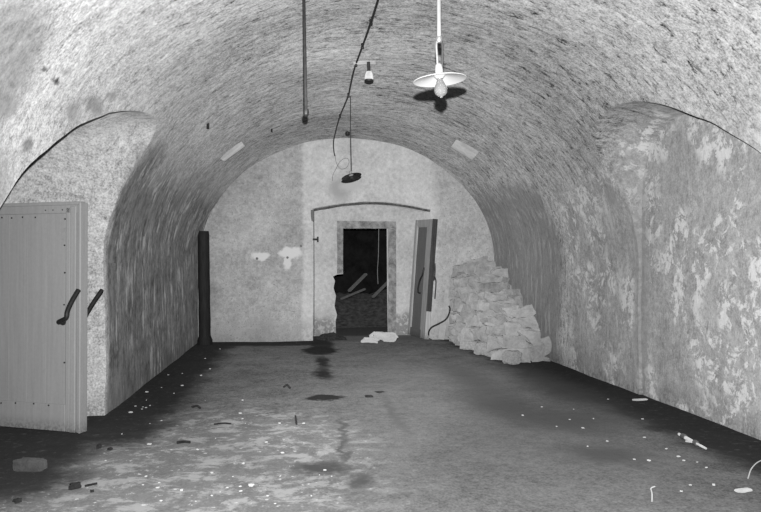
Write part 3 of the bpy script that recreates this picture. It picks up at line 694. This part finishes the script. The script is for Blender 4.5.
for q in seeds:
    if not exposed(q): continue
    bm = bmesh.new(); R_ = .215; rz = .16
    box(bm, (-R_*rs.uniform(.75, 1.1), -R_*rs.uniform(.75, 1.1), -rz*1.2), (R_*rs.uniform(.7, 1.1), R_*rs.uniform(.75, 1.1), rz*rs.uniform(.6, 1.0)), Matrix.Rotation(rs.uniform(-.5, .5), 4, 'Z') @ Matrix.Rotation(rs.uniform(-.2, .2), 4, 'X') @ Matrix.Rotation(rs.uniform(-.25, .25), 4, 'Y'))
    for _ in range(3):                   # knocked-off corners
        n_ = Vector((rs.uniform(-1, 1), rs.uniform(-1, 1), rs.uniform(-.8, 1))).normalized(); clip(bm, n_*rs.uniform(.12, .18), n_)
    for a in seeds:
        if a is q or (a-q).length > .62: continue
        d = Vector((a.x-q.x, a.y-q.y, (a.z-q.z)*AN)); n_ = Vector((d.x, d.y, d.z*AN)).normalized()
        clip(bm, (a-q)*.5-n_*.016, n_)
        if not bm.verts: break
    clip(bm, Vector((0, 0, -q.z+.001)), Vector((0, 0, -1))); clip(bm, Vector((3.835-q.x, 0, 0)), Vector((1, 0, 0))); clip(bm, Vector((0, 13.57-q.y, 0)), Vector((0, 1, 0)))
    if len(bm.faces) < 4: bm.free(); continue
    bmesh.ops.dissolve_degenerate(bm, dist=.004, edges=list(bm.edges))
    bmesh.ops.bevel(bm, geom=list(bm.edges), offset=.030, segments=2, affect='EDGES', clamp_overlap=True)
    bmesh.ops.triangulate(bm, faces=list(bm.faces)); bmesh.ops.subdivide_edges(bm, edges=[e for e in bm.edges if e.calc_length() > .06], cuts=1)
    bmesh.ops.triangulate(bm, faces=list(bm.faces)); bmesh.ops.subdivide_edges(bm, edges=[e for e in bm.edges if e.calc_length() > .06], cuts=1)
    bmesh.ops.triangulate(bm, faces=list(bm.faces))
    for v in bm.verts: v.co += (wobble(v.co+q, .034, 6)+wobble(v.co+q, .016, 18))*.9-v.co*.05
    o = mesh_obj('rubble_stone', bm, M_STONE, sharp=40); o.location = q; tag(o, GL, 'stone', GG); ns += 1
print('STONES', ns)
# loose and distinct stones
def loose(px, py, s, rot, label, lift=0.0):
    p = onfloor(px, py); p.x = min(p.x, 3.6); return stone((p.x, p.y, s[2]/2+lift), s, rot, label)
loose(551, 360, (.44, .34, .09), (0, .10, .1), 'flat stone slab lying flat at the right foot of the rubble heap by the wall')
loose(512, 364, (.30, .26, .20), (0, 0, .4), 'chunky stone fallen at the very front foot of the rubble heap')
loose(489, 357, (.30, .26, .24), (.1, .1, 1.0), 'blocky upright stone at the front left foot of the heap')
loose(470, 350, (.30, .26, .22), (.0, .1, .2), 'stone at the left foot of the heap nearest the open door')
loose(534, 352, (.26, .24, .30), (.1, .3, .8), 'tilted stone wedged between heap and right wall')
loose(443, 338, (.28, .22, .20), (.0, .1, .6), 'rounded stone on the floor just right of the leaning door leaf')
loose(451, 336.5, (.26, .2, .26), (.0, .0, .1), 'squarish stone between the leaning plank and the heap')
loose(384, 341, (.52, .34, .17), (0, .05, .2), 'large pale stone chunk lying on the floor in front of the doorway')
loose(370, 342.5, (.34, .26, .09), (0, 0, -.3), 'low flat pale stone left of the chunk in front of the doorway')
for o in COL.objects:
    if o.get('label', '').startswith(('large pale', 'low flat')):
        b = stone_bm(1, 1, 1, 77 if 'large' in o['label'] else 91, .42, 4)
        for v in b.verts:
            if v.co.z > 0: v.co.x *= 1-.55*v.co.z; v.co.y *= 1-.5*v.co.z
        o.data = bpy.data.meshes.new('rubble_stone')
        for f in b.faces: f.smooth = True
        b.to_mesh(o.data); b.free(); o.data.materials.append(M_CHIP)
# leaning plank and wire behind the far door
a = at(441, 333, 13.35); a.z = .02; b = at(448.5, 289, 13.52)
bm = bmesh.new(); box(bm, (-.06, -.02, 0), (.06, .02, (b-a).length)); bevel(bm, .005, 1)
o = mesh_obj('wooden_plank', bm, M_BOARD); o.location = a; o.rotation_euler = (b-a).to_track_quat('Z', 'Y').to_euler()
tag(o, 'narrow pale plank leaning on the end wall between the door leaf and rubble heap', 'plank')
pts = [at(429, 331, 13.2), at(432, 327, 13.1), at(438, 324, 13.05), at(445, 320, 13.0), at(448.5, 315, 13.0), at(450, 309, 13.05), at(449, 306, 13.1)]
bm = bmesh.new(); tube(bm, smoothpath([onfloor(428.5, 338)+Vector((0, 0, .015))]+pts, 6), .014, 8)
tag(origin_to(mesh_obj('bent_wire', bm, M_IRON), onfloor(428.5, 338)), 'bent black iron wire springing from the floor beside the leaning door leaf', 'wire')
# ---------------------------------------------------------------- debris in the room beyond
rj = random.Random(9)
bm = bmesh.new()
gx = frange(-.6, 4.0, .12); gy = frange(16.2, 19.4, .12)
def hh(x, y): return max(0, min(1, (y-16.3)/1.6))*(.62+.25*noise.noise(Vector((x*1.1, y*1.1, 3)))+.10*noise.noise(Vector((x*5, y*5, 1))))-.01
G = [[bm.verts.new((x, y, hh(x, y))) for y in gy] for x in gx]
for i in range(len(gx)-1):
    for j in range(len(gy)-1): bm.faces.new((G[i][j], G[i+1][j], G[i+1][j+1], G[i][j+1]))
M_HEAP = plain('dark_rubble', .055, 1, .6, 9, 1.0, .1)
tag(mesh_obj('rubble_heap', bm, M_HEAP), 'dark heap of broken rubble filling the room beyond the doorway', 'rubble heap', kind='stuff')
def plank(p, q, wd, th, label, mat=M_PLANK):
    bm = bmesh.new(); box(bm, (-wd/2, -th/2, 0), (wd/2, th/2, (q-p).length)); bevel(bm, .006, 1)
    o = mesh_obj('fallen_plank', bm, mat); o.location = p; o.rotation_euler = (q-p).to_track_quat('Z', 'Y').to_euler()
    return tag(o, label, 'plank')
plank(at(349, 291, 16.9), at(366, 274, 17.4), .085, .05, 'steepest plank, standing highest out of the rubble beyond the doorway')
plank(at(341, 299, 16.5), at(365, 289, 16.8), .075, .04, 'plank lying low at the left of the rubble beyond the doorway')
plank(at(373, 297, 16.5), at(392, 278, 17.2), .08, .04, 'plank slanting up at the right of the rubble beyond the doorway')
pts = [at(379, 222, 15.4), at(378.5, 250, 15.4), at(377.5, 270, 15.5), at(378, 284, 15.6)]
pts[0].z = 3.08
bm = bmesh.new(); tube(bm, smoothpath(pts, 6), .007, 6)
tag(origin_to(mesh_obj('hanging_wire', bm, plain('dim_wire', .3, .8)), pts[0]), 'thin wire dangling in the dark room beyond the doorway', 'wire')
# soil spilled at the foot of the recess
bm = bmesh.new(); bmesh.ops.create_grid(bm, x_segments=30, y_segments=24, size=.5)
for v in bm.verts:
    r = min(1, math.hypot(v.co.x, v.co.y)*2); v.co.z = .10*max(0, 1-r**2)*(1+.6*noise.noise(v.co*5))-.006; v.co.x *= .62; v.co.y *= .9
o = mesh_obj('soil_heap', bm, M_SOIL); o.location = (.63, 14.0, 0); tag(o, 'low heap of black soil at the left foot of the arched recess', 'soil', kind='stuff')
# ---------------------------------------------------------------- floor litter
p = onfloor(31, 470); bm = stone_bm(.22, .11, .085, 5, .05); o = mesh_obj('brick', bm, M_BRICK, sharp=28); o.location = (p.x, p.y, .04); o.rotation_euler = (0, .03, -.12)
tag(o, 'dusty dark brick lying on the floor below the near left door', 'brick')
# pale stub of pipe
p0, p1 = onfloor(679, 437)+Vector((0, 0, .025)), onfloor(706, 451)+Vector((0, 0, .02)); dv = (p1-p0)
t = thing('broken_tap', (p0+p1)/2, 'pale jointed metal pipe fitting lying on the dark floor by the right wall', 'pipe fitting')
mid = (p0+p1)/2
for nm, a, b, r in (('pipe', 0, .62, .015), ('collar', .12, .26, .025), ('collar', .58, .68, .024), ('nozzle', .66, 1, .010)):
    bm = bmesh.new(); tube(bm, [p0+dv*a-mid, p0+dv*(a+b)/2-mid, p0+dv*b-mid], [r*.8, r, r*.85], 10); mesh_obj(nm, bm, M_METAL if nm == 'collar' else M_CHIP, t)
bm = bmesh.new(); tube(bm, [(0, 0, 0), (-.05, .05, .0)], .007, 8); bm.transform(Matrix.Translation(p0+dv*.6-mid)); mesh_obj('spout', bm, M_CHIP, t)
def bit(name, px, py, s, rot, mat, label, cat, group=None, seed=None):
    p = onfloor(px, py); lump = mat is M_LUMP; s = tuple(q*(.72 if lump else 1) for q in s); bm = stone_bm(s[0], s[1], s[2], seed or int(px*7+py), .45 if lump else .16, 2)
    o = mesh_obj(name, bm, mat, sharp=28); o.location = (p.x, p.y, s[2]*.42); o.rotation_euler = (0, 0, rot); return tag(o, label, cat, group)
bit('lime_lump', 640, 400.5, (.17, .05, .02), .1, M_CHIP, 'longest flat white splinter on the dark strip by the right wall', 'splinter')
bit('plaster_flake', 743, 491, (.13, .06, .012), .3, M_BOARD, 'thin pale flake on the floor in the near right corner', 'flake')
bit('dark_lump', 75, 488, (.11, .09, .05), .3, M_LUMP, 'largest black lump on the near left floor', 'lump')
bit('dark_lump', 99, 448, (.055, .05, .045), .3, M_LUMP, 'small round black lump on the floor in front of the left door edge', 'lump')
bit('dark_lump', 110, 450, (.045, .05, .03), .9, M_LUMP, 'tiny black lump just right of the round one by the left door', 'lump')
bit('dark_lump', 17, 502, (.07, .05, .03), .9, M_LUMP, 'black lump in the near left corner of the floor', 'lump')
bit('dark_lump', 369, 397, (.12, .10, .03), .2, M_LUMP, 'lone black crumb on the floor right of the dark spill', 'lump')
bit('dark_lump', 92, 492, (.035, .03, .02), .2, M_LUMP, 'crumb beside the largest black lump on the near left floor', 'lump')
def twig(P, r, label, mat=M_LUMP):
    pts = [onfloor(*q)+Vector((0, 0, r)) for q in P]; bm = bmesh.new(); tube(bm, smoothpath(pts, 5), r, 6)
    tag(origin_to(mesh_obj('twig', bm, mat), pts[0]), label, 'twig')
twig([(85, 487), (90, 486), (97, 484.5)], .008, 'short black twig beside the largest lump on the near left floor')
twig([(177, 444), (184, 443), (190, 443.5)], .012, 'short dark stick on the pale trodden floor at left')
twig([(192, 408), (197, 407), (200, 409)], .012, 'dark twig at the far edge of the pale trodden patch')
twig([(214, 425), (224, 424), (231, 424.5)], .008, 'long thin twig lying level in the middle of the left floor')
twig([(295.5, 417), (296, 421), (296.5, 425)], .01, 'upright-looking dark splinter left of the middle of the floor')
twig([(284, 388), (287, 386), (290, 389)], .014, 'crooked dark twig on the grey floor beyond the pale patch')
twig([(748, 479), (751, 470), (756, 464), (761, 461)], .004, 'pale curved straw on the dark floor in the near right corner', M_BOARD)
twig([(652, 502), (652, 494), (651, 489), (655, 487)], .004, 'pale hooked straw on the near right floor', M_BOARD)
rc = random.Random(31)
G1 = 'small plaster chips on the near left floor'; G2 = 'small plaster chips along the dark right strip'; G3 = 'small plaster chips by the left wall'
L1 = 'small pale plaster chip scattered on the trodden near left floor'; L2 = 'small white plaster chip scattered on the floor towards the right wall'; L3 = 'small pale crumb scattered on the dark soil along the left wall'
cm = [None]*8
for i in range(8):
    b = stone_bm(1, 1, 1, 300+i, .2, 1); m = bpy.data.meshes.new('plaster_chip')
    b.to_mesh(m); b.free(); m.materials.append(M_CHIP); cm[i] = m
def chips(n, fn, smin, smax, lab, grp):
    for i in range(n):
        px, py = fn(); p = onfloor(px, py); s = rc.uniform(smin, smax)
        if p.x < XL+.08 or p.x > XR-.08: continue
        o = bpy.data.objects.new('plaster_chip', rc.choice(cm)); COL.objects.link(o)
        o.scale = (s, s*rc.uniform(.5, 1), s*.35); o.location = (p.x, p.y, s*.15); o.rotation_euler = (0, 0, rc.uniform(0, 6)); tag(o, lab, 'plaster chip', grp)
chips(46, lambda: (rc.gauss(230, 75), rc.uniform(400, 508)), .010, .028, L1, G1)
def rf():
    t = rc.random(); return (560+t*170+rc.uniform(-60, 10), 385+t*90+rc.uniform(-15, 25))
chips(22, rf, .012, .03, L2, G2)
def lf():
    t = rc.random(); return (125+t*75+rc.uniform(-3, 25), 410-t*58+rc.uniform(-4, 8))
chips(16, lf, .015, .035, L3, G3)
